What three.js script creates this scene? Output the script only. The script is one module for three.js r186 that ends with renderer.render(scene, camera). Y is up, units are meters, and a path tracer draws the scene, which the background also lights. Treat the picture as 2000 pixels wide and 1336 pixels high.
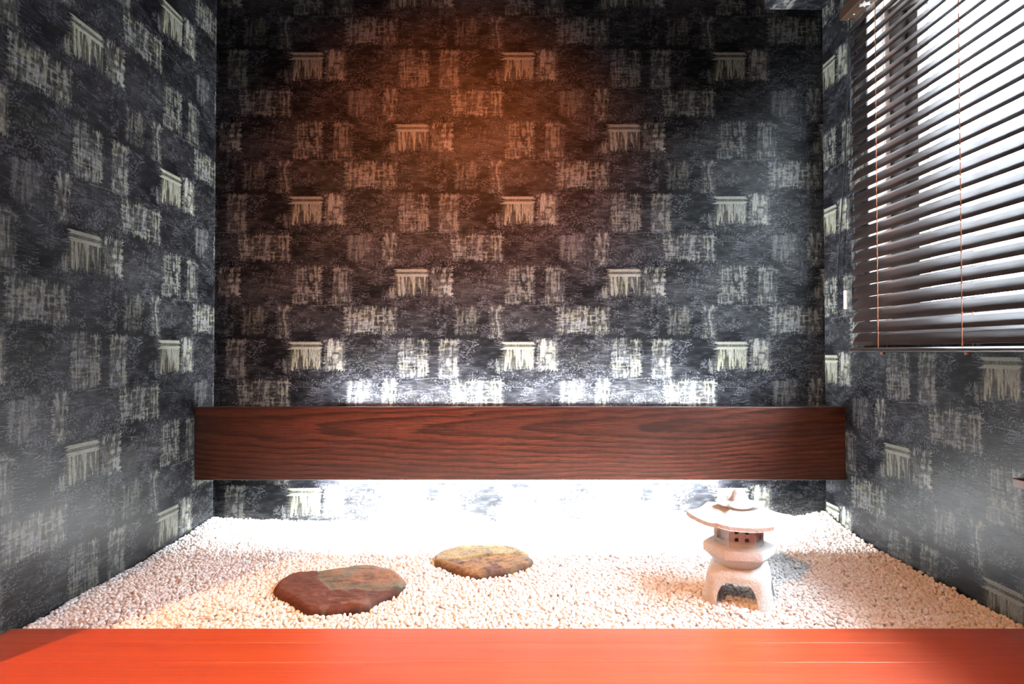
import * as THREE from 'three';
import { mergeGeometries, mergeVertices, toCreasedNormals } from 'three/addons/utils/BufferGeometryUtils.js';
import { RoundedBoxGeometry } from 'three/addons/geometries/RoundedBoxGeometry.js';
import { RectAreaLightUniformsLib } from 'three/addons/lights/RectAreaLightUniformsLib.js';
import { Brush, Evaluator, SUBTRACTION } from 'three-bvh-csg';

// ------------------------------------------------------------------ camera, sky, light, exposure
const scene = new THREE.Scene();
const EYE = 0.9, DIST = 1.704;
const camera = new THREE.PerspectiveCamera(2 * Math.atan(668 / 1200) * 180 / Math.PI, 2000 / 1336, 0.02, 60);
camera.position.set(0, EYE, DIST);
camera.rotation.x = Math.atan(19 / 1200);
scene.add(camera);
const SKY = 42;
scene.background = new THREE.Color().setRGB(0.82 * SKY, 0.93 * SKY, 1.04 * SKY);
const renderer = new THREE.WebGLRenderer({ antialias: true });
renderer.toneMapping = THREE.LinearToneMapping;
renderer.toneMappingExposure = 1.42;
renderer.shadowMap.enabled = true;
RectAreaLightUniformsLib.init();
const GLOW = new THREE.Color().setRGB(1, 0.42, 0.16), AMBER = new THREE.Color().setRGB(1, 0.2, 0.035);
const LED_WHITE = new THREE.Color().setRGB(0.93, 0.97, 1.0);
const P = { spotCounter: 8.5, spotRoom: 10, spotWall: 14, ledDown: 2200, ledUp: 850 };

// ------------------------------------------------------------------ helpers
function rng(seed) { let s = seed >>> 0; return () => { s = (s + 0x6D2B79F5) >>> 0; let t = s; t = Math.imul(t ^ (t >>> 15), t | 1); t ^= t + Math.imul(t ^ (t >>> 7), t | 61); return ((t ^ (t >>> 14)) >>> 0) / 4294967296; }; }
function hash(x, y, s) { let h = Math.imul(x | 0, 374761393) + Math.imul(y | 0, 668265263) + Math.imul(s | 0, 974634541); h = Math.imul(h ^ (h >>> 13), 1274126177); return ((h ^ (h >>> 16)) >>> 0) / 4294967296; }
const sm = (t) => t * t * (3 - 2 * t);
function noise(x, y, s = 0, px = 0, py = 0) {               // value noise, periodic when px / py are given
  const xi = Math.floor(x), yi = Math.floor(y), fx = sm(x - xi), fy = sm(y - yi);
  const wx = (i) => (px ? ((i % px) + px) % px : i), wy = (i) => (py ? ((i % py) + py) % py : i);
  const a = hash(wx(xi), wy(yi), s), b = hash(wx(xi + 1), wy(yi), s), c = hash(wx(xi), wy(yi + 1), s), d = hash(wx(xi + 1), wy(yi + 1), s);
  return a + (b - a) * fx + (c - a) * fy + (a - b - c + d) * fx * fy;
}
function fbm(x, y, s = 0, o = 4) { let v = 0, a = 0.5, n = 0; for (let i = 0; i < o; i++) { v += a * noise(x, y, s + i * 17); n += a; a *= 0.5; x *= 2.03; y *= 2.03; } return v / n; }
const clamp = (v, a = 0, b = 1) => Math.min(b, Math.max(a, v));
const step = (a, b, v) => sm(clamp((v - a) / (b - a)));
function texture(w, h, fn, srgb, repeat = true) {           // fn(i, j) -> [r, g, b] linear when srgb, plain otherwise
  const d = new Uint8Array(w * h * 4), enc = (c) => 255 * (c <= 0.0031308 ? 12.92 * c : 1.055 * Math.pow(c, 1 / 2.4) - 0.055);
  for (let j = 0; j < h; j++) for (let i = 0; i < w; i++) {
    const c = fn(i, j), o = (j * w + i) * 4;
    for (let k = 0; k < 3; k++) d[o + k] = clamp(srgb ? enc(clamp(c[k])) : 255 * c[k], 0, 255);
    d[o + 3] = 255;
  }
  const t = new THREE.DataTexture(d, w, h, THREE.RGBAFormat);
  t.colorSpace = srgb ? THREE.SRGBColorSpace : THREE.NoColorSpace;
  t.magFilter = THREE.LinearFilter; t.minFilter = THREE.LinearMipmapLinearFilter; t.generateMipmaps = true;
  t.wrapS = t.wrapT = repeat ? THREE.RepeatWrapping : THREE.ClampToEdgeWrapping; t.needsUpdate = true;
  return t;
}
const names = {};
function numbered(n) { const k = names[n] = (names[n] ?? -1) + 1; return k ? `${n}_${String(k).padStart(3, '0')}` : n; }
function mesh(name, geo, mat, parent) {
  const m = new THREE.Mesh(geo, mat); m.name = parent ? name : numbered(name); m.castShadow = m.receiveShadow = true; (parent || scene).add(m); return m;
}
function part(name, geo, mat, parent) {                     // numbered among its own siblings
  const n = parent.children.filter((c) => c.name === name || c.name.startsWith(name + '_')).length;
  const m = mesh(name, geo, mat, parent); m.name = n ? `${name}_${String(n).padStart(3, '0')}` : name; return m;
}
function struct(name, geo, mat) { const m = mesh(name, geo, mat); m.userData = { kind: 'structure' }; return m; }
function thing(name, label, category, pos = [0, 0, 0], turn = 0, group) {
  const o = new THREE.Group(); o.name = numbered(name); o.position.set(...pos); o.rotation.y = turn; o.userData = { label, category }; if (group) o.userData.group = group; scene.add(o); return o;
}
const box = (x0, x1, y0, y1, z0, z1) => new THREE.BoxGeometry(x1 - x0, y1 - y0, z1 - z0).translate((x0 + x1) / 2, (y0 + y1) / 2, (z0 + z1) / 2);
const rbox = (x0, x1, y0, y1, z0, z1, r = 0.002) => new RoundedBoxGeometry(x1 - x0, y1 - y0, z1 - z0, 2, r).translate((x0 + x1) / 2, (y0 + y1) / 2, (z0 + z1) / 2);
function mapUV(geo, fn) {                                   // uv from position and normal
  const g = geo.index ? geo.toNonIndexed() : geo; if (!g.attributes.normal) g.computeVertexNormals();
  const p = g.attributes.position, uv = new Float32Array(p.count * 2), a = new THREE.Vector3(), b = new THREE.Vector3(), c = new THREE.Vector3();
  for (let i = 0; i < p.count; i += 3) {
    a.fromBufferAttribute(p, i); b.fromBufferAttribute(p, i + 1); c.fromBufferAttribute(p, i + 2);
    const n = b.clone().sub(a).cross(c.clone().sub(a)).normalize();
    [a, b, c].forEach((v, k) => { const q = fn(v, n); uv[(i + k) * 2] = q[0]; uv[(i + k) * 2 + 1] = q[1]; });
  }
  g.setAttribute('uv', new THREE.BufferAttribute(uv, 2)); return g;
}
const std = (o) => new THREE.MeshPhysicalMaterial(o);

// ------------------------------------------------------------------ wallpaper: half-drop repeat of woven hatch blocks on near black
const K = 0.00142, PU = 416, PV = 285;
const WPW = 1664, WPH = 1140;
const hatch = new Float32Array(WPW * WPH), tone = new Float32Array(WPW * WPH), tint = new Float32Array(WPW * WPH);
{
  const S = WPW / PU, R = rng(77);
  const wrap = (v, n) => ((v % n) + n) % n;
  const put = (x, y, v, k = 0) => { const i = wrap(Math.round(x * S), WPW), j = wrap(Math.round(y * S), WPH); const o = j * WPW + i; if (v > hatch[o]) { hatch[o] = v; tint[o] = k; } };
  // block: x, y, w, h, strength, vertical share, horizontal share, thread density
  const block = (x0, y0, w, h, st, vs, hs, seed, den = 1) => {
    const n = Math.ceil(w * S), m = Math.ceil(h * S), pad = 5 * S;
    for (let j = -pad; j < m + pad; j++) for (let i = -pad; i < n + pad; i++) {
      const x = i / S, y = j / S;
      const wob = (noise(x * 0.15, y * 0.12, seed + 9) - 0.5) * 1.6;
      const top = (noise(x * 0.9, 1.5, seed) - 0.5) * 11, bot = (noise(x * 0.9, 7.5, seed + 1) - 0.5) * 13;
      const lef = (noise(y * 0.8, 3.5, seed + 2) - 0.5) * 10, rig = (noise(y * 0.8, 9.5, seed + 3) - 0.5) * 10;
      const mk = step(-1, 2, y - top - 1) * step(-1, 2, h - y + bot - 1) * step(-1, 2, x - lef - 1) * step(-1, 2, w - x + rig - 1);
      if (mk < 0.02) continue;
      const tv = step(0.44, 0.72, noise((x + wob) * 0.36 * den, y * 0.045, seed + 4)), th = step(0.44, 0.72, noise(x * 0.045, (y + wob) * 0.4 * den, seed + 5));
      const tv2 = step(0.4, 0.8, noise(x * 0.95, y * 0.11, seed + 6)), th2 = step(0.42, 0.8, noise(x * 0.11, y * 0.95, seed + 7));
      const brk = 0.25 + 1.2 * noise(x * 0.22, y * 0.22, seed + 8), grain = 0.55 + 0.75 * noise(x * 1.1, y * 1.1, seed + 11);
      const big = 0.5 + 0.85 * noise(x * 0.06, y * 0.06, seed + 12);
      const weave = (0.62 + 0.38 * Math.cos(6.283 * (x + 9 * noise(x * 0.07, y * 0.07, seed + 13)) / 5.6)) * (0.66 + 0.34 * Math.cos(6.283 * (y + 9 * noise(x * 0.07, y * 0.07, seed + 14)) / 6.2));
      const v = st * mk * (0.65 + 0.5 * weave) * clamp((0.05 + vs * (0.5 * tv + 0.2 * tv2) + hs * (0.36 * th + 0.14 * th2) + 0.3 * tv * th * Math.min(vs, hs)) * brk * grain * big * 1.8);
      put(x0 + x, y0 + y, v);
    }
  };
  const line = (x0, y0, x1, y1, st, wd, seed) => { const n = Math.hypot(x1 - x0, y1 - y0) * S * 1.5; for (let i = 0; i < n; i++) { const t = i / n; for (let q = -wd; q <= wd; q += 0.25) put(x0 + (x1 - x0) * t, y0 + (y1 - y0) * t + q + (noise(t * 6, 0.5, seed) - 0.5) * 1.6, st * (0.3 + 0.9 * noise(t * 40, q, seed)) * (1 - Math.abs(q) / (wd + 0.3))); } };
  for (const [ox, oy, sd] of [[0, 0, 100], [208, 142.5, 400]]) {
    // the comb: two bright bars and hanging teeth
    for (let j = -2 * S; j < 66 * S; j++) for (let i = -10 * S; i < 72 * S; i++) {
      const x = i / S, y = j / S; let v = 0;
      const xe = (noise(y * 0.9, 2.2, sd) - 0.5) * 12;
      const in1 = step(2, 8, x + xe) * step(70, 64, x + xe * 0.5);
      if (y >= 0 && y < 6) v = in1 * 0.95 * step(0, 1, y) * step(6.5, 5, y) * (0.7 + 0.4 * noise(x * 0.5, y * 1.2, sd + 1));
      else if (y >= 6 && y < 10.5) v = in1 * 0.34 * (0.4 + noise(x * 0.8, y * 0.8, sd + 2));
      else if (y >= 10.5 && y < 15.5) v = in1 * 1.1 * (0.65 + 0.4 * noise(x * 0.5, y, sd + 3));
      else if (y >= 15.5) { const len = 48 + 8 * (noise(x * 0.5, 5.5, sd + 4) - 0.5) * 2 - 14 * step(0.68, 0.8, noise(x * 0.3, 8.5, sd + 9)); const teeth = step(0.42, 0.6, noise(x * 0.36, y * 0.015, sd + 5)); v = step(1, 6, x + xe) * step(69, 63, x) * step(len + 3, len - 3, y - 4) * (0.26 + 0.8 * teeth) * (0.55 + 0.6 * noise(x * 0.7, y * 0.22, sd + 6)) * (0.6 + 0.5 * noise(x * 2, y * 2, sd + 8)); }
      if (v > 0.02) put(ox + x, oy + y, v, 1);
    }
    block(ox - 9, oy + 34, 16, 26, 0.55, 1, 0.6, sd + 20);
    block(ox + 72, oy - 5, 44, 62, 1, 1, 0.4, sd + 30, 0.5);
    block(ox + 217, oy - 6, 60, 76, 0.62, 1, 0.85, sd + 40);
    block(ox + 296, oy - 6, 40, 78, 0.62, 0.95, 0.6, sd + 50, 0.8);
    block(ox + 318, oy + 74, 106, 54, 0.72, 0.9, 0.85, sd + 60);
    block(ox + 118, oy + 74, 48, 56, 0.4, 0.95, 0.5, sd + 70, 0.8);
    block(ox + 186, oy + 72, 30, 64, 0.7, 1, 0.5, sd + 80, 0.7);
    block(ox + 120, oy + 5, 96, 50, 0.14, 0.4, 1, sd + 90);
    block(ox + 220, oy + 84, 96, 40, 0.1, 0.4, 1, sd + 95);
    line(ox + 250, oy + 73, ox + 325, oy + 70, 0.6, 0.5, sd + 1); line(ox + 20, oy + 88, ox + 62, oy + 92, 0.45, 0.5, sd + 2);
    line(ox + 352, oy - 2, ox + 372, oy + 3, 0.6, 0.8, sd + 3); line(ox + 366, oy + 8, ox + 376, oy + 5, 0.7, 1.0, sd + 4);
    for (let q = 0; q < 420; q++) { const x = ox + R() * 208, y = oy + R() * 142.5, st = 0.2 + 0.5 * R() * R(), ln = 0.8 + R() * 3.2, ver = R() < 0.45; for (let t = 0; t < ln; t += 0.2) { put(x + (ver ? 0 : t), y + (ver ? t : 0), st); put(x + (ver ? 0.3 : t), y + (ver ? t : 0.3), st * 0.7); } }
    for (let q = 0; q < 26; q++) { const x = ox + R() * 416, y = oy + R() * 142.5, ln = 12 + R() * 50; line(x, y, x + ln, y + (R() - 0.5) * 2, 0.12 + 0.16 * R(), 0.25, sd + q + 200); }
  }
  for (let j = 0; j < WPH; j++) for (let i = 0; i < WPW; i++) {
    const u = i / WPW, v = j / WPH;
    const soft = 0.4 * noise(u * 8, v * 6, 1, 8, 6) + 0.35 * noise(u * 30, v * 50, 2, 30, 50) + 0.25 * noise(u * 60, v * 260, 3, 60, 260);
    const mott = step(0.52, 0.8, noise(u * 190, v * 150, 4, 190, 150)) * step(0.35, 0.7, noise(u * 26, v * 22, 6, 26, 22)) + 0.6 * step(0.55, 0.8, noise(u * 60, v * 330, 7, 60, 330)) * step(0.45, 0.7, noise(u * 14, v * 18, 8, 14, 18));
    tone[j * WPW + i] = clamp(0.15 + 0.9 * (soft - 0.3) + 0.55 * mott);
  }
}
const at = (i, j) => (WPH - 1 - j) * WPW + i;
const wpColor = texture(WPW, WPH, (i, j) => {
  const o = at(i, j), h = clamp(hatch[o]), t = tone[o], w = noise(i / 52, j / 38, 31, 32, 30);
  const b = 0.0025 + 0.034 * t * t, a = 0.2 * Math.pow(h, 1.25), k = tint[o];
  return [b * 0.93 + a * (0.92 + 0.12 * w), b * 0.97 + a * (0.98 + 0.04 * w), b * 1.22 + a * (0.98 - 0.24 * w - 0.1 * k)];
}, true);
const wpBump = texture(WPW, WPH, (i, j) => { const o = at(i, j), v = clamp(0.25 + 0.35 * tone[o] + 0.45 * hatch[o]); return [v, v, v]; }, false);
const wpRough = texture(WPW / 2, WPH / 2, (i, j) => { const o = at(i * 2, j * 2), v = clamp(0.40 + 0.12 * tone[o] - 0.04 * hatch[o]); return [v, v, v]; }, false);
const wpShine = texture(WPW, WPH, (i, j) => { const o = at(i, j), v = clamp(0.2 + 1.6 * tone[o] * tone[o] + 0.75 * hatch[o]); return [v * 0.95, v, v]; }, true);
const wallpaper = std({ map: wpColor, specularColorMap: wpShine, bumpMap: wpBump, bumpScale: 0.0006, roughnessMap: wpRough, roughness: 1, metalness: 0, ior: 1.5, specularIntensity: 1 });
const UW = PU * K, VW = PV * K, Y0 = EYE + (687 - 97) * K;
// paper(geo, origin along x, origin along z, sign of z, height of the bar)
function paper(geo, ux, uz, zs, y0 = Y0) {
  return mapUV(geo, (p, n) => {
    const ax = Math.abs(n.x), ay = Math.abs(n.y), az = Math.abs(n.z);
    if (az >= ax && az >= ay) return [(p.x - ux) / UW, 1 + (p.y - y0) / VW];
    if (ax >= ay) return [(zs * p.z - uz) / UW, 1 + (p.y - y0) / VW];
    return [(p.x - ux) / UW, (p.z - 0.1) / VW];
  });
}

// ------------------------------------------------------------------ room shell
const XL = -0.826, XR = 0.868, ROOM_L = -2.3, ROOM_F = 3.3, TOP = 2.42;
const UX = (560 - 1000) * K;
const plainDark = std({ color: new THREE.Color().setRGB(0.05, 0.045, 0.042), roughness: 0.8 });
const ceilingMat = std({ color: new THREE.Color().setRGB(0.1, 0.09, 0.085), roughness: 0.9 });
const floorTex = texture(512, 512, (i, j) => { const g = 0.5 + 0.5 * fbm(i / 9, j / 160, 5); return [0.09 * g, 0.055 * g, 0.035 * g]; }, true);
const floorMat = std({ map: floorTex, roughness: 0.5 });
struct('wall_back', paper(box(ROOM_L - 0.12, XR + 0.12, -0.1, TOP + 0.1, -0.12, 0), UX, 0, 1), wallpaper);
struct('wall_left', paper(box(XL - 0.1, XL, 0, TOP, 0, 0.944), UX, -0.2726, -1), wallpaper);
const OPEN = { z0: 0.207, z1: 1.41, y0: 0.925, y1: 1.742 };
{
  const s = new THREE.Shape([[-0.12, -0.1], [ROOM_F + 0.12, -0.1], [ROOM_F + 0.12, TOP + 0.1], [-0.12, TOP + 0.1]].map((p) => new THREE.Vector2(...p)));
  s.holes.push(new THREE.Path([[OPEN.z0, OPEN.y0], [OPEN.z0, OPEN.y1], [OPEN.z1, OPEN.y1], [OPEN.z1, OPEN.y0]].map((p) => new THREE.Vector2(...p))));
  const g = new THREE.ExtrudeGeometry(s, { depth: 0.12, bevelEnabled: false });
  g.applyMatrix4(new THREE.Matrix4().set(0, 0, -1, XR + 0.12, 0, 1, 0, 0, 1, 0, 0, 0, 0, 0, 0, 1));   // shape x -> z, depth -> -x
  struct('wall_right', paper(g, 0, -0.0312, 1, Y0 - 26 * K), wallpaper);
}
struct('wall_far_left', box(ROOM_L - 0.12, ROOM_L, -0.1, TOP + 0.1, 0, ROOM_F + 0.12), plainDark);
struct('wall_front', box(ROOM_L, XR, -0.1, TOP + 0.1, ROOM_F, ROOM_F + 0.12), plainDark);
struct('floor', mapUV(box(ROOM_L, XR, -0.1, 0, 0, ROOM_F), (p) => [p.x / 0.6, p.z / 0.6]), floorMat);
struct('ceiling', box(ROOM_L, XR, TOP, TOP + 0.1, 0, ROOM_F), ceilingMat);
struct('trim_1', paper(box(0.705, XR, 1.857, TOP, 0, 0.4), 0.3, 0.2, 1), wallpaper).userData.label = 'wallpapered boxed-in corner under the ceiling';

// ------------------------------------------------------------------ window behind the blind
{
  const w = new THREE.Group(); w.name = 'window_1'; w.userData = { kind: 'structure' }; scene.add(w);
  const white = std({ color: new THREE.Color().setRGB(0.42, 0.41, 0.4), roughness: 0.5 });
  const bronze = std({ color: new THREE.Color().setRGB(0.03, 0.024, 0.02), roughness: 0.4, metalness: 0.3 });
  const { z0, z1, y0, y1 } = OPEN, x0 = XR + 0.002, x1 = XR + 0.119;
  part('jamb', box(x0, x1, y0, y1, z0, z0 + 0.006), white, w); part('jamb', box(x0, x1, y0, y1, z1 - 0.006, z1), white, w);
  part('window_sill', box(x0, x1, y0, y0 + 0.006, z0 + 0.006, z1 - 0.006), white, w); part('head', box(x0, x1, y1 - 0.006, y1, z0 + 0.006, z1 - 0.006), white, w);
  const fx0 = XR + 0.054, fx1 = XR + 0.1, a0 = z0 + 0.006, a1 = z1 - 0.006, b0 = y0 + 0.006, b1 = y1 - 0.006, f = 0.05;
  part('frame_rail', rbox(fx0, fx1, b0, b0 + f, a0, a1), bronze, w); part('frame_rail', rbox(fx0, fx1, b1 - 0.03, b1, a0, a1), bronze, w);
  part('frame_stile', rbox(fx0, fx1, b0 + f, b1 - 0.03, a0, a0 + f), bronze, w); part('sash_stile', rbox(fx0 + 0.012, fx1 - 0.006, b0 + f, b1 - 0.03, a0 + f, a0 + f + 0.035), bronze, w); part('frame_stile', rbox(fx0, fx1, b0 + f, b1 - 0.03, a1 - f, a1), bronze, w);
  part('pane', box(fx0 + 0.02, fx0 + 0.022, b0 + f - 0.004, b1 - 0.026, a0 + f + 0.031, a1 - f + 0.004), std({ color: 0xffffff, roughness: 0, transmission: 1, thickness: 0, ior: 1.5 }), w);
}

// ------------------------------------------------------------------ venetian blind
{
  const XB = XR - 0.019, Z0 = 0.186, Z1 = 1.43, PITCH = 0.0289, W = 0.035, TILT = 59 * Math.PI / 180, YB = 0.9045, N = 28;
  const b = thing('venetian_blind', 'dark brown venetian blind with tilted glossy slats covering the window in the right wall', 'blind', [XB, YB, Z0]);
  const brown = std({ color: new THREE.Color().setRGB(0.026, 0.017, 0.0145), roughness: 0.34, clearcoat: 0.25, clearcoatRoughness: 0.3 });
  const cordMat = std({ color: new THREE.Color().setRGB(0.3, 0.11, 0.05), roughness: 0.8 });
  const black = std({ color: new THREE.Color().setRGB(0.008, 0.008, 0.009), roughness: 0.6 });
  const steel = std({ color: new THREE.Color().setRGB(0.8, 0.8, 0.82), roughness: 0.35, metalness: 0.6 });
  const L = Z1 - Z0;
  // slat: a crowned strip, room edge down and outer edge up
  const sh = new THREE.Shape(), n = 10, crown = 0.0032, th = 0.0006;
  for (let i = 0; i <= n; i++) { const t = i / n * 2 - 1, x = t * W / 2, y = crown * (1 - t * t) - crown / 2; i ? sh.lineTo(x, y) : sh.moveTo(x, y); }
  for (let i = n; i >= 0; i--) { const t = i / n * 2 - 1; sh.lineTo(t * W / 2, crown * (1 - t * t) - crown / 2 - th); }
  let slat = new THREE.ExtrudeGeometry(sh, { depth: L, bevelEnabled: false, curveSegments: 1 });
  slat = toCreasedNormals(slat, 0.6);
  const R = rng(5), ladders = [0.11, 0.373, 0.636, 0.9, 1.15];
  for (let i = 0; i < N; i++) {
    const s = part('slat', slat, brown, b); s.position.y = PITCH * (i + 0.93); s.rotation.z = TILT + (R() - 0.5) * 0.03; s.rotation.x = (R() - 0.5) * 0.0012;
    if (i === 1) s.rotation.z -= 0.1;
  }
  const br = new THREE.Shape(); const w2 = 0.0165;
  br.moveTo(-w2, -0.002); br.quadraticCurveTo(-w2, -0.005, -w2 + 0.004, -0.005); br.lineTo(w2 - 0.004, -0.005); br.quadraticCurveTo(w2, -0.005, w2, -0.002); br.quadraticCurveTo(w2, 0.004, 0, 0.005); br.quadraticCurveTo(-w2, 0.004, -w2, -0.002);
  part('bottom_rail', toCreasedNormals(new THREE.ExtrudeGeometry(br, { depth: L, bevelEnabled: false, curveSegments: 6 }), 0.5), brown, b);
  const yTop = 1.738 - YB;
  const hr = part('headrail', mergeGeometries([rbox(-0.019, 0.017, yTop, yTop + 0.027, -0.026, L + 0.02, 0.0015)].map((g) => g)), std({ color: new THREE.Color().setRGB(0.032, 0.015, 0.008), roughness: 0.5 }), b);
  for (const z of [-0.016, 0.006]) part('screw', new THREE.CylinderGeometry(0.0022, 0.0022, 0.001, 12).translate(0.0, yTop - 0.0006, z), steel, hr);
  { // cord lock under the headrail: a star wheel on a plate
    const st = new THREE.Shape(); for (let i = 0; i < 12; i++) { const r = i % 2 ? 0.006 : 0.0125, a = i * Math.PI / 6; i ? st.lineTo(r * Math.cos(a), r * Math.sin(a)) : st.moveTo(r, 0); }
    const g = new THREE.ExtrudeGeometry(st, { depth: 0.003, bevelEnabled: true, bevelSize: 0.0006, bevelThickness: 0.0006, bevelSegments: 1 }).rotateX(Math.PI / 2).translate(-0.002, yTop - 0.001, 0.055);
    part('cord_lock', g, steel, hr);
  }
  const hx = Math.cos(TILT) * W / 2 + 0.0008, hy = Math.sin(TILT) * W / 2;
  for (const z of ladders) {
    const lc = new THREE.Group(); lc.name = 'ladder_cord' + (z === ladders[0] ? '' : '_' + String(ladders.indexOf(z)).padStart(3, '0')); b.add(lc);
    const cords = [], rungs = [];
    for (const s of [-1, 1]) cords.push(new THREE.CylinderGeometry(0.0008, 0.0008, yTop, 8).translate(s * hx, yTop / 2, z));
    part('side_cord', mergeGeometries(cords), cordMat, lc);
    for (let i = 0; i < N; i++) {
      const y = PITCH * (i + 0.93) - 0.0025, a = new THREE.Vector3(-hx, y - hy, z), c = new THREE.Vector3(hx, y + hy, z);
      const g = new THREE.CylinderGeometry(0.0006, 0.0006, a.distanceTo(c), 6); g.applyQuaternion(new THREE.Quaternion().setFromUnitVectors(new THREE.Vector3(0, 1, 0), c.clone().sub(a).normalize())); g.translate(0, y, z); rungs.push(g);
      rungs.push(new THREE.SphereGeometry(0.0019, 8, 6).scale(1, 1.5, 1).translate(-hx, y - hy, z));
      if (z === ladders[0]) { const k = new THREE.TorusGeometry(0.0022, 0.0007, 6, 10).rotateY(1.2).translate(-hx - 0.001, y - hy + 0.009, z + 0.001); rungs.push(k); }
    }
    part('rung', mergeGeometries(rungs), cordMat, lc);
    part('cord_button', new THREE.CylinderGeometry(0.006, 0.0045, 0.006, 16).translate(0, -0.0075, z), std({ color: new THREE.Color().setRGB(0.13, 0.04, 0.02), roughness: 0.5 }), lc);
  }
  // pull cord loop with a pale weight, hanging beside the slats
  const pt = (x, y, z) => new THREE.Vector3(x - XB, y - YB, z - Z0);
  const loop = new THREE.CatmullRomCurve3([pt(0.852, 1.74, 0.168), pt(0.853, 1.6, 0.156), pt(0.854, 1.4, 0.136), pt(0.854, 1.22, 0.112), pt(0.853, 1.1, 0.098), pt(0.852, 1.068, 0.112), pt(0.851, 1.057, 0.139), pt(0.85, 1.068, 0.168), pt(0.849, 1.1, 0.181), pt(0.849, 1.22, 0.183), pt(0.849, 1.42, 0.175), pt(0.849, 1.6, 0.171), pt(0.849, 1.74, 0.171)]);
  const pc = part('pull_cord', new THREE.TubeGeometry(loop, 120, 0.0016, 8), black, b);
  part('cord_weight', new THREE.LatheGeometry([[0, 0], [0.0035, 0], [0.0045, 0.002], [0.0045, 0.046], [0.003, 0.049], [0, 0.049]].map((p) => new THREE.Vector2(...p)), 20).translate(0.851 - XB, 1.009 - YB, 0.139 - Z0), std({ color: new THREE.Color().setRGB(0.85, 0.85, 0.83), roughness: 0.35 }), pc);
}

// ------------------------------------------------------------------ wooden beam across the niche and the light behind it
const BZ0 = 0.082, BZ1 = 0.102, BY1 = EYE - 101.5 * K, BY0 = EYE - 235 * K;
{
  const T = texture(2048, 256, (i, j) => {
    const x = i / 2048 * 1.8, y = j / 256 * 0.2;
    const wob = (fbm(x * 2.2, y * 5, 3) - 0.5) * 0.05 + (fbm(x * 9, y * 30, 8) - 0.5) * 0.006;
    const r = Math.hypot((y - 0.155 + wob + 0.02 * Math.sin(x * 2.1)) * 1.0, 0.05 + 0.03 * Math.cos(x * 1.5 + 0.4));
    const ring = r * 85 + 0.5 * fbm(x * 5, y * 90, 13), f = ring - Math.floor(ring);
    const late = step(0.3, 0.95, f) * step(1.0, 0.93, f);
    const fib = fbm(x * 26, y * 900, 21, 3), pore = step(0.66, 0.8, noise(x * 55, y * 1500, 33));
    const m = clamp(0.66 - 0.34 * late + 0.7 * (fib - 0.5)) * (1 - 0.3 * pore) * (0.55 + 0.9 * fbm(x * 1.6, y * 16, 41));
    return [0.012 + 0.11 * m * m + 0.04 * m, 0.006 + 0.027 * m * m + 0.011 * m, 0.0045 + 0.013 * m * m + 0.006 * m];
  }, true);
  const m = std({ map: T, roughness: 0.38, clearcoat: 0.15, clearcoatRoughness: 0.3 });
  const g = mapUV(rbox(XL, XR, BY0, BY1, BZ0, BZ1, 0.0015), (p, n) => [(p.x + 0.9) / 1.8, (Math.abs(n.y) > 0.7 ? p.z : p.y - BY0) / 0.2]);
  const o = mesh('wooden_beam', g, m); o.userData = { label: 'wide dark reddish brown wooden board spanning the niche in front of the back wall', category: 'beam' };
  // twin strip lamp fixed to the wall behind the board: one tube lights the wall above it, one the wall and gravel below
  const lx0 = -0.5, lx1 = 0.58, lz = 0.03, len = lx1 - lx0, cx = (lx0 + lx1) / 2;
  const l = thing('batten_light', 'slim white twin strip lamp on the back wall hidden behind the wooden board', 'lamp', [cx, BY0, 0]);
  const wht = std({ color: 0xdddddd, roughness: 0.5 });
  part('housing', rbox(-len / 2, len / 2, 0.02, BY1 - BY0 - 0.02, 0.001, 0.016, 0.002), wht, l);
  for (const [s, y, e] of [[-1, 0.032, P.ledDown], [1, BY1 - BY0 - 0.06, P.ledUp]]) {
    part('tube', new THREE.CylinderGeometry(0.008, 0.008, len - 0.02, 20).rotateZ(Math.PI / 2).translate(0, y, lz), std({ color: 0xffffff, emissive: LED_WHITE, emissiveIntensity: 6, roughness: 0.5 }), l);
    for (const k of [-1, 1]) part('end_cap', rbox(k * (len / 2 - 0.006) - 0.007, k * (len / 2 - 0.006) + 0.007, y - 0.011, y + 0.011, 0.014, lz + 0.011, 0.002), wht, l);
    const a = new THREE.RectAreaLight(LED_WHITE, e, len - 0.04, 0.016); a.name = 'batten_glow'; a.position.set(cx, BY0 + y + s * 0.0095, lz - 0.002); a.lookAt(cx, BY0 + y + s, lz - 0.6); scene.add(a);
  }
}

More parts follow.
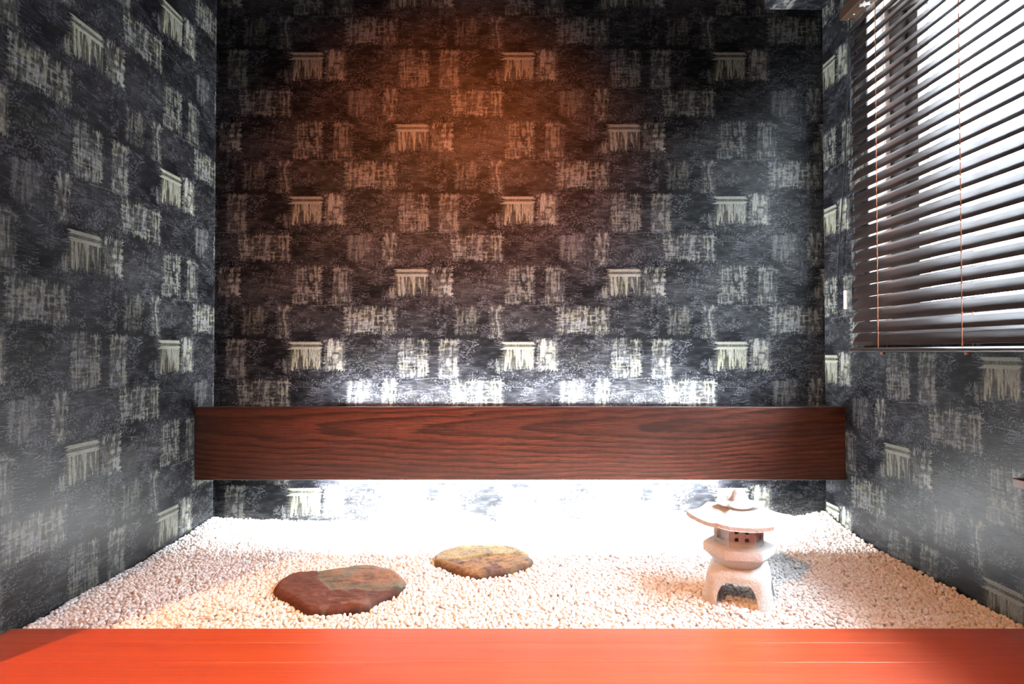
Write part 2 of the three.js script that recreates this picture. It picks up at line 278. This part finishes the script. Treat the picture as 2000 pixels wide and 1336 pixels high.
// ------------------------------------------------------------------ warm ceiling spotlights, above the picture
function spot(label, [x, y, z], target, intensity, angle, pen, rad, WARM) {
  const g = thing('ceiling_spotlight', label, 'spotlight', [x, TOP, z], 0);
  const dark = std({ color: 0x2a2826, roughness: 0.5, metalness: 0.4 });
  const dir = new THREE.Vector3(...target).sub(new THREE.Vector3(x, y, z)).normalize(), q = new THREE.Quaternion().setFromUnitVectors(new THREE.Vector3(0, -1, 0), dir);
  const d = y - TOP, put = (geo) => geo.applyQuaternion(q).translate(0, d, 0);
  part('ceiling_plate', new THREE.CylinderGeometry(0.05, 0.05, 0.012, 32).translate(0, -0.006, 0), dark, g);
  part('stem', new THREE.CylinderGeometry(0.009, 0.009, -d - 0.03, 16).translate(0, (d + 0.03) / 2 - 0.006, 0), dark, g);
  part('shade', put(new THREE.LatheGeometry([[0, 0.09], [0.03, 0.085], [0.042, 0.06], [0.045, -0.012], [0.041, -0.012], [0.038, 0.05], [0, 0.06]].map((p) => new THREE.Vector2(...p)), 32)), dark, g);
  part('bulb', put(new THREE.SphereGeometry(0.026, 24, 16).translate(0, 0.016, 0)), std({ color: 0xffffff, emissive: WARM, emissiveIntensity: 8 }), g);
  const s = new THREE.SpotLight(WARM, intensity, 0, angle, pen, 2); s.name = 'spotlight_glow'; s.position.set(x, y, z).addScaledVector(dir, -0.002); s.target.position.set(...target); s.target.name = 'spotlight_aim'; s.castShadow = true; s.shadow.radius = rad; scene.add(s, s.target);
}
spot('small dark ceiling spotlight to the left of the niche, aimed down at the red counter', [-1.03, 2.3, 1.354], [-0.3, 0.44, 0.98], P.spotCounter, 0.4, 0.45, 0.4, GLOW);
spot('small dark ceiling spotlight in front of the niche, aimed at the back wall', [-0.12, 2.3, 2.1], [-0.19, 1.24, 0], P.spotWall, 0.31, 1, 2, AMBER);
spot('small dark ceiling spotlight far behind the counter in the room, aimed at the gravel', [-0.88, 2.3, 2.6], [0.1, 0.44, 0.5], P.spotRoom, 0.5, 0.7, 4, GLOW);

// ------------------------------------------------------------------ red counter board of glued planks
const CY = 0.444, CZ0 = 0.6845;
{
  const c = thing('counter_board', 'wide orange-red wooden counter board of joined planks in front of the white gravel', 'counter', [0, CY - 0.03, CZ0]);
  const mats = [0, 1, 2].map((s) => std({
    map: texture(1024, 128, (i, j) => {
      const x = i / 1024 * 1.8, y = j / 128 * 0.062, f = fbm(x * 7, y * 700, 50 + s, 3), g = fbm(x * 2, y * 90, 60 + s, 3), p = step(0.68, 0.85, noise(x * 40, y * 1800, 70 + s));
      const m = 0.84 + 0.2 * (f - 0.5) + 0.22 * (g - 0.5) - 0.09 * p;
      return [0.74 * m, 0.12 * Math.pow(m, 1.5), 0.036 * Math.pow(m, 1.5)];
    }, true), roughness: 0.36, ior: 1.5, clearcoat: 1, clearcoatRoughness: 0.26,
  }));
  const w = 0.0605, joints = [0, 0.0495, 0.1105, 0.1715, 0.2325, 0.2935, 0.3545];
  for (let i = 0; i < 6; i++) part('plank', mapUV(rbox(XL + 0.0005, XR - 0.0005, 0, 0.03, joints[i], joints[i + 1] - 0.0002, 0.0005), (p, n) => [(p.x + 0.9) / 1.8 + i * 0.31, (Math.abs(n.y) > 0.7 ? p.z : p.y) / 0.062 + i * 0.17]), mats[i % 3], c);
}
struct('wall_counter_front', box(XL, XR, 0, CY - 0.03, CZ0 + 0.3, CZ0 + 0.33), plainDark);
struct('wall_gravel_edge', box(XL, XR, 0.02, CY - 0.031, CZ0, CZ0 + 0.02), plainDark);

// ------------------------------------------------------------------ gravel bed
const GY = 0.436;
const stones = [
  { // rust red slab with a grey-green skin over its far right half
    name: 'stepping_stone', label: 'large flat rust-red stepping stone with a grey-green layer, lying left of the tan stone', h: 0.0065, px: '537,1146 545,1134 563,1120 587,1113 626,1110 668,1104 710,1099 737,1099 764,1105 779,1113 795,1128 788,1136 785,1143 764,1152 740,1164 722,1176 707,1182 680,1181 656,1185 629,1187 605,1187 590,1180 575,1170 557,1160 542,1152',
  },
  { name: 'stepping_stone', label: 'small tan and ochre stepping stone, the farther of the two in the white gravel', h: 0.0065, px: '849,1092 852,1080 866,1071 890,1065 911,1060 941,1058 971,1060 1007,1066 1025,1074 1041,1088 1031,1098 1010,1104 986,1110 962,1113 932,1118 914,1115 890,1107 869,1100 857,1093' },
];
for (const s of stones) {
  const drop = (EYE - GY - s.h) / K;                                      // outline as seen, laid down on the plane of the stone's top and kept in metres
  s.out = s.px.split(' ').map((q) => { const [x, y] = q.split(',').map(Number), z = drop * 1200 / (y - 687); return [(x - 1000) / 1200 * z * K, DIST - z * K]; });
  s.cx = s.out.reduce((a, q) => a + q[0], 0) / s.out.length; s.cz = s.out.reduce((a, q) => a + q[1], 0) / s.out.length;
}
const inside = (o, x, z) => { let r = false; for (let i = 0, j = o.length - 1; i < o.length; j = i++) if ((o[i][1] > z) !== (o[j][1] > z) && x < (o[j][0] - o[i][0]) * (z - o[i][1]) / (o[j][1] - o[i][1]) + o[i][0]) r = !r; return r; };
const edge = (o, x, z) => { let d = 1e9; for (let i = 0, j = o.length - 1; i < o.length; j = i++) { const ax = o[j][0], az = o[j][1], bx = o[i][0] - ax, bz = o[i][1] - az, t = clamp(((x - ax) * bx + (z - az) * bz) / (bx * bx + bz * bz)); d = Math.min(d, Math.hypot(x - ax - bx * t, z - az - bz * t)); } return inside(o, x, z) ? d : -d; };
const LX = 0.434, LZ = DIST - 833 * K, LT = -12 * Math.PI / 180;
function ground(x, z) {
  const c = (px, pz, r, h) => h * Math.exp(-(((x - px) / r) ** 2 + ((z - pz) / r) ** 2));
  let y = GY - 0.004 + 0.006 * (fbm(x * 9 + 3, z * 9, 3, 3) - 0.5) + 0.004 * (noise(x * 30, z * 30, 9) - 0.5);
  y += c(XR, 0, 0.12, 0.02) + c(XL, 0.02, 0.13, 0.009) + 0.006 * Math.exp(-Math.abs(x - XR) / 0.03) + 0.003 * Math.exp(-Math.abs(x - XL) / 0.03) + 0.003 * Math.exp(-z / 0.04);
  const d = Math.hypot(x - LX, z - LZ); y += 0.004 * Math.exp(-(((d - 0.09) / 0.03) ** 2));
  return Math.min(y, GY + 0.03);
}
struct('floor_gravel_bed', box(XL, XR, 0.02, GY - 0.02, 0, CZ0), std({ color: new THREE.Color().setRGB(0.8, 0.76, 0.72), roughness: 1 }));
{
  const g = new THREE.IcosahedronGeometry(1, 1); const p = g.attributes.position, v = new THREE.Vector3();
  for (let i = 0; i < p.count; i++) { v.fromBufferAttribute(p, i); const k = 1 + 0.34 * (noise(v.x * 1.4 + 5, v.y * 1.4 + v.z * 1.9 + 9, 4) - 0.5); p.setXYZ(i, v.x * k, v.y * k * 0.82, v.z * k * 0.95); }
  let gg = g.clone(); gg.deleteAttribute('uv'); gg.deleteAttribute('normal'); gg = mergeVertices(gg, 1e-4); gg.computeVertexNormals();
  const R = rng(2024), list = [], step_ = 0.0071;
  for (let layer = 0; layer < 3; layer++) for (let z = 0.003; z < CZ0 - 0.002; z += step_) for (let x = XL + 0.003; x < XR - 0.002; x += step_) {
    const px = clamp(x + (R() - 0.5) * step_, XL + 0.0035, XR - 0.0035), pz = clamp(z + (R() - 0.5) * step_, 0.0035, CZ0 - 0.0035), r = 0.0031 + 0.0017 * R();
    const y = ground(px, pz) - r - layer * 0.0048 + 0.0022 * R();
    const e = Math.max(...stones.map((s) => edge(s.out, px, pz)));
    if (e > (layer === 0 ? 0.002 : 0.006)) continue;
    if (pz > CZ0 - 0.012 && y + r > CY + 0.001) continue;
    list.push([px, y, pz, r]);
  }
  for (let i = 0; i < 900; i++) { const x = XL + 0.004 + R() * (XR - XL - 0.008), z = 0.004 + R() * (CZ0 - 0.012); if (Math.max(...stones.map((s) => edge(s.out, x, z))) > -0.001) continue; list.push([x, ground(x, z) + 0.001, z, 0.0033 + 0.0014 * R()]); }
  const im = new THREE.InstancedMesh(gg, std({ color: 0xffffff, roughness: 0.75 }), list.length);
  im.name = 'gravel'; im.userData = { kind: 'stuff', label: 'bed of small white pebbles filling the whole niche behind the counter', category: 'gravel' };
  const m = new THREE.Matrix4(), q = new THREE.Quaternion(), e = new THREE.Euler(), c = new THREE.Color();
  list.forEach(([x, y, z, r], i) => {
    q.setFromEuler(e.set(R() * 6.3, R() * 6.3, R() * 6.3)); m.compose(v.set(x, y, z), q, new THREE.Vector3(r * (0.85 + 0.35 * R()), r * (0.85 + 0.3 * R()), r * (0.9 + 0.4 * R()))); im.setMatrixAt(i, m);
    const t = R(), w = 0.84 + 0.11 * R(); c.setRGB(w, w * (t < 0.12 ? 0.92 : 0.985), w * (t < 0.12 ? 0.86 : 0.975)); if (R() < 0.01) c.multiplyScalar(0.55); im.setColorAt(i, c);
  });
  im.castShadow = im.receiveShadow = true; scene.add(im);
}

// ------------------------------------------------------------------ stepping stones
stones.forEach((s, idx) => {
  const o = s.out.map(([x, z]) => [x - s.cx, z - s.cz]);
  // patches in the stone's own plan, metres from its centre
  const line = (list, x) => { for (let i = 1; i < list.length; i++) if (x <= list[i][0]) { const [a, b] = [list[i - 1], list[i]]; return b[1] + (a[1] - b[1]) * (b[0] - x) / (b[0] - a[0]); } return list[list.length - 1][1]; };
  const lim = idx ? [[-1, 0.2], [-0.05, 0.02], [0.02, -0.012], [0.07, -0.022], [1, -0.04]] : [[-0.2, -0.16], [-0.075, -0.085], [-0.045, -0.02], [-0.012, 0.022], [0.03, 0.012], [0.075, 0.028], [0.12, 0.0], [1, 0]];
  const upper = (x, z) => line(lim, x) - z + 0.012 * (fbm(x * 40 + 7, z * 40, 4 + idx) - 0.5);       // > 0: behind the layer line
  const H = (x, z) => {
    const d = edge(o, x, z), rim = Math.sqrt(clamp(d / 0.009));
    let y = s.h - 0.007 * (1 - rim) + 0.004 * (fbm(x * 22, z * 22, 71 + idx) - 0.5) + 0.0026 * (fbm(x * 120, z * 120, 81 + idx) - 0.5);
    if (!idx) y += 0.0022 * step(0.003, -0.003, upper(x, z)); else y += 0.003 * (upper(x, z) > 0 ? 1 : 0) * step(0, 0.004, upper(x, z)) + 0.0012 * Math.sin((x * 0.8 + z) * 260 + 5 * fbm(x * 30, z * 30, 3)) * step(0.0, -0.02, upper(x, z));
    return y;
  };
  const NR = 30, NA = 120, pos = [], idxs = [], uv = [];
  const ray = (a) => { let lo = 0, hi = 0.3; for (let i = 0; i < 24; i++) { const m = (lo + hi) / 2; inside(o, Math.cos(a) * m, Math.sin(a) * m) ? lo = m : hi = m; } return lo; };
  const radii = Array.from({ length: NA }, (_, i) => { let q = 0; for (let k = -1; k <= 1; k++) q += ray((i + k) / NA * 2 * Math.PI); return q / 3 * (1 + 0.03 * (noise(i * 0.7, 1.5, 30 + idx, 84) - 0.5)); });
  const add = (x, y, z) => { pos.push(x, y, z); uv.push((x + 0.15) / 0.3, (z + 0.15) / 0.3); return pos.length / 3 - 1; };
  const c0 = add(0, H(0, 0), 0), rows = [];
  for (let r = 1; r <= NR; r++) { const row = []; for (let a = 0; a < NA; a++) { const t = 1 - Math.pow(1 - r / NR, 1.5), R = radii[a] * t, an = a / NA * 2 * Math.PI, x = Math.cos(an) * R, z = Math.sin(an) * R; row.push(add(x, H(x, z), z)); } rows.push(row); }
  for (const [k, y] of [[1.015, -0.004], [0.99, -0.014], [0.9, -0.02]]) rows.push(radii.map((R, a) => { const an = a / NA * 2 * Math.PI; return add(Math.cos(an) * R * k, y + 0.002 * noise(a * 0.9, y * 900, 6, 108), Math.sin(an) * R * k); }));
  const c1 = add(0, -0.02, 0);
  for (let a = 0; a < NA; a++) { const b = (a + 1) % NA; idxs.push(c0, rows[0][b], rows[0][a]); for (let r = 1; r < rows.length; r++) idxs.push(rows[r - 1][a], rows[r - 1][b], rows[r][a], rows[r - 1][b], rows[r][b], rows[r][a]); idxs.push(c1, rows[rows.length - 1][a], rows[rows.length - 1][b]); }
  const g = new THREE.BufferGeometry(); g.setAttribute('position', new THREE.Float32BufferAttribute(pos, 3)); g.setAttribute('uv', new THREE.Float32BufferAttribute(uv, 2)); g.setIndex(idxs); g.computeVertexNormals();
  const T = texture(768, 768, (i, j) => {
    const x = i / 768 * 0.3 - 0.15, z = j / 768 * 0.3 - 0.15, f = fbm(x * 60, z * 60, 11 + idx, 5), g2 = fbm(x * 300, z * 300, 12 + idx, 3), b = idx ? 0.15 + 0.95 * f + 0.7 * (g2 - 0.5) : 0.34 + 0.55 * f + 0.5 * (g2 - 0.5), u = upper(x, z);
    let c;
    if (!idx) {
      c = [0.20 * b, 0.058 * b, 0.028 * b];
      const pale = step(0.56, 0.72, fbm(x * 35 + 3, z * 50, 19)) * step(0.03, 0.06, z); c = c.map((v, k) => v + pale * 0.09 * [1, 0.75, 0.6][k]);
      const t = step(-0.0012, 0.0012, u), band = step(0.02, 0.045, u) * step(0.3, 0.55, fbm(x * 30, z * 18, 23));
      const gr = [0.26 * b, 0.20 * b, 0.115 * b], oc = [0.38 * b, 0.17 * b, 0.07 * b], dk = step(0.55, 0.7, fbm(x * 25, z * 70, 29)) * 0.55;
      const up = gr.map((v, k) => (v + (oc[k] - v) * band) * (1 - dk)); c = c.map((v, k) => v + (up[k] - v) * t);
    } else {
      const t = step(-0.001, 0.001, u), st = step(0.5, 0.68, fbm(x * 26 + 2 * z, z * 40 - x * 22, 37));
      const lo = [0.40 * b, 0.2 * b, 0.075 * b].map((v, k) => v + (([0.17, 0.07, 0.05][k] * b) - v) * st * 0.8), hi = [0.50 * b, 0.35 * b, 0.145 * b], gr = step(0.55, 0.7, fbm(x * 30 + 8, z * 30, 43)) * step(0.05, 0.1, Math.abs(x));
      c = lo.map((v, k) => v + (hi[k] - v) * t); c = c.map((v, k) => v + ([0.3, 0.27, 0.2][k] * b - v) * gr * 0.6);
    }
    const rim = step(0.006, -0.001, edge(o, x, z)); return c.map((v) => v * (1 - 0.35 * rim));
  }, true, false);
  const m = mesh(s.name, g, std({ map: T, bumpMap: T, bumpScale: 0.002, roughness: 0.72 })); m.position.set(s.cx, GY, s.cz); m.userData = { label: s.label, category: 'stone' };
});

// ------------------------------------------------------------------ stone lantern
{
  const t = thing('stone_lantern', 'small pale stone garden lantern with a six-sided roof standing in the white gravel', 'lantern', [LX, GY, LZ], LT);
  const T = texture(512, 512, (i, j) => { const f = noise(i / 128, j / 128, 1, 4, 4) * 0.5 + noise(i / 32, j / 32, 2, 16, 16) * 0.3 + noise(i / 8, j / 8, 3, 64, 64) * 0.2, s = step(0.78, 0.9, noise(i / 5, j / 5, 4, 0, 0)), m = 0.72 + 0.16 * (f - 0.5) - 0.2 * s; return [m, m * 0.98, m * 0.94]; }, true);
  const B = texture(512, 512, (i, j) => { const v = 0.5 * noise(i / 16, j / 16, 5, 32, 32) + 0.5 * noise(i / 4, j / 4, 6, 128, 128); return [v, v, v]; }, false);
  const st = std({ map: T, bumpMap: B, bumpScale: 0.0012, roughness: 0.85 });
  const uvd = (g) => mapUV(g, (p, n) => { const ax = Math.abs(n.x), ay = Math.abs(n.y), az = Math.abs(n.z); return ay > ax && ay > az ? [p.x / 0.12, p.z / 0.12] : az > ax ? [p.x / 0.12, p.y / 0.12] : [p.z / 0.12, p.y / 0.12]; });
  // polygon radius in direction a for a regular n-gon with a face towards +z, its corners softened
  const gon = (a, n, soft) => { const s = Math.PI / n * 2; let q = ((a % s) + s) % s; q = q > s / 2 ? q - s : q; const r = Math.cos(Math.PI / n) / Math.cos(q); return r + (Math.cos(Math.PI / n) * 1.06 - r) * soft * Math.pow(Math.abs(q) / (s / 2), 6) * 0.5; };
  const loft = (rings, NA, n, soft, mod) => { // rings: [circumradius, y]; closed at both ends
    const pos = [], idx = [], rows = rings.map(([r, y], k) => Array.from({ length: NA }, (_, i) => { const a = i / NA * 2 * Math.PI; let R = r * gon(a, n, soft), yy = y; if (mod) [R, yy] = mod(R, yy, a, k); pos.push(Math.sin(a) * R, yy, Math.cos(a) * R); return pos.length / 3 - 1; }));
    const cap = (row, up) => { let y = 0; for (const i of row) y += pos[i * 3 + 1]; pos.push(0, y / row.length, 0); const c = pos.length / 3 - 1; for (let i = 0; i < NA; i++) { const b = (i + 1) % NA; up ? idx.push(c, row[i], row[b]) : idx.push(c, row[b], row[i]); } };
    for (let k = 1; k < rows.length; k++) for (let i = 0; i < NA; i++) { const b = (i + 1) % NA; idx.push(rows[k - 1][i], rows[k - 1][b], rows[k][i], rows[k - 1][b], rows[k][b], rows[k][i]); }
    cap(rows[0], false); cap(rows[rows.length - 1], true);
    const g = new THREE.BufferGeometry(); g.setAttribute('position', new THREE.Float32BufferAttribute(pos, 3)); g.setIndex(idx); return g;
  };
  const crease = (g, a = 0.5) => { const q = toCreasedNormals(g, a); return uvd(q); };
  const ev = new Evaluator(); ev.useGroups = false; ev.attributes = ['position', 'normal'];
  const brush = (g) => { g = g.index ? g.toNonIndexed() : g; g.deleteAttribute('uv'); g.computeVertexNormals(); const b = new Brush(g); b.updateMatrixWorld(); return b; };
  const cut = (g, cutters) => { let b = brush(g); for (const c of cutters) b = ev.evaluate(b, brush(c), SUBTRACTION); return b.geometry; };
  const corner = (a) => { const s = Math.PI / 3; let q = ((a % s) + s) % s; q = q > s / 2 ? q - s : q; return Math.abs(q) / (s / 2); };
  // base: rounded square block on four feet, arched openings through it
  const sq = (hw, y, r) => [hw * Math.SQRT2, y, r];
  const baseG = loft([sq(0.0625, -0.02), sq(0.0625, 0.004), sq(0.0595, 0.018), sq(0.0565, 0.036), sq(0.055, 0.046), sq(0.052, 0.0535), sq(0.046, 0.0575), sq(0.03, 0.059)].map(([r, y]) => [r, y]), 96, 4, 0, (R, y, a, k) => { const s = Math.PI / 2; let q = ((a % s) + s) % s; q = q > s / 2 ? q - s : q; const lim = 0.0745 * [1, 1, 0.97, 0.94, 0.91, 0.86, 0.76, 0.5][k]; const m = Math.min(R, lim + 0.4 * Math.max(0, R - lim) * 0.3); return [m, y]; });
  const arch = new THREE.Shape(); arch.moveTo(-0.036, -0.03); arch.lineTo(-0.036, 0.006); arch.quadraticCurveTo(-0.033, 0.026, -0.024, 0.035); arch.quadraticCurveTo(-0.012, 0.0405, -0.004, 0.0375); arch.quadraticCurveTo(0.0, 0.036, 0.004, 0.0375); arch.quadraticCurveTo(0.012, 0.0405, 0.024, 0.035); arch.quadraticCurveTo(0.033, 0.026, 0.036, 0.006); arch.lineTo(0.036, -0.03);
  const tunnel = () => new THREE.ExtrudeGeometry(arch, { depth: 0.2, bevelEnabled: false, curveSegments: 6 }).translate(0, 0, -0.1);
  part('base', crease(cut(baseG, [tunnel(), box(0.05, 0.1, -0.03, 0.03, -0.026, 0.026), box(-0.1, -0.05, -0.03, 0.03, -0.026, 0.026)]), 0.7), st, t).rotation.y = -0.2;
  // platform: six-sided dish narrowing to a round neck
  part('platform', crease(loft([[0.03, 0.0555], [0.036, 0.057], [0.04, 0.061], [0.052, 0.070], [0.0635, 0.0795], [0.066, 0.082], [0.067, 0.096], [0.066, 0.098], [0.05, 0.0995]], 96, 6, 0.5, (R, y, a, k) => (k < 4 ? [R + ([0.03, 0.036, 0.04, 0.05][k] - R) * [0.9, 0.8, 0.7, 0.2][k], y] : [R, y])), 0.6), st, t);
  // light box: six-sided, small square holes in the front, recessed panels on the other sides
  const boxR = 0.0455, ap = boxR * Math.cos(Math.PI / 6), cutters = [];
  for (let f = 0; f < 6; f++) { const turn = (g) => g.rotateY(f * Math.PI / 3);
    if (f % 3 === 0) for (const x of [-0.009, 0.009]) for (const y of [0.1145, 0.1285]) cutters.push(turn(box(x - 0.0034, x + 0.0034, y - 0.0034, y + 0.0034, ap - 0.02, ap + 0.01)));
    else cutters.push(turn(box(-0.013, 0.013, 0.1085, 0.1375, ap - 0.005, ap + 0.01))); }
  part('light_box', crease(cut(loft([[boxR, 0.099], [boxR, 0.101], [boxR, 0.143], [boxR, 0.146]], 48, 6, 0), cutters), 0.4), st, t);
  // roof: low six-sided umbrella with lifted corners, ridges and a thick rim
  const RR = 0.0965, rr = [], N = 22;
  rr.push([0.05, 0.1445], [0.075, 0.1435], [0.098, 0.142], [RR * 0.995, 0.1425]);
  for (let k = 0; k <= N; k++) { const u = 1 - k / N; rr.push([RR * (0.2 + 0.8 * u), 0.1495 + 0.027 * Math.pow(1 - u, 1.35)]); }
  part('roof', crease(loft(rr, 144, 6, 0.35, (R, y, a, k) => { const u = clamp(R / RR), c = corner(a), up = 0.006 * Math.pow(c, 2.6) * Math.pow(u, 2.5), rid = k > 4 ? 0.0018 * step(0.82, 1, c) * step(0.15, 0.5, u) : 0; return [R * (k > 2 && k < 6 ? 1 + 0.012 * c * c : 1), y + up + rid]; }), 0.7), st, t);
  // finial: a small lifted cap and a rounded cone
  part('finial', crease(mergeGeometries([
    loft([[0.03, 0.166], [0.04, 0.1685], [0.0435, 0.172], [0.04, 0.1745], [0.028, 0.177], [0.016, 0.1795], [0.01, 0.181]], 96, 6, 0.3, (R, y, a) => [R, y + 0.005 * Math.pow(corner(a), 2.5) * clamp(R / 0.042)]),
    loft([[0.018, 0.176], [0.0175, 0.179], [0.0145, 0.185], [0.0118, 0.191], [0.0098, 0.196], [0.0075, 0.1993], [0.004, 0.201]], 96, 6, 0, (R, y, a, k) => [[0.018, 0.0175, 0.0145, 0.0118, 0.0098, 0.0075, 0.004][k], y]),
  ]), 0.8), st, t);
}

// ------------------------------------------------------------------ short wooden ledge on the right wall
{
  const z0 = DIST - 743 * K, T = texture(256, 64, (i, j) => { const f = fbm(i / 60, j / 3, 91); return [0.06 + 0.09 * f, 0.022 + 0.03 * f, 0.012 + 0.016 * f]; }, true);
  const m = mesh('wooden_ledge', mapUV(rbox(XR - 0.012, XR, 0.669, 0.684, z0, z0 + 0.9, 0.0015), (p) => [p.z / 0.5, p.y / 0.12]), std({ map: T, roughness: 0.35 }));
  m.userData = { label: 'narrow reddish brown wooden ledge on the right wall below the blind', category: 'ledge' };
}

renderer.render(scene, camera);
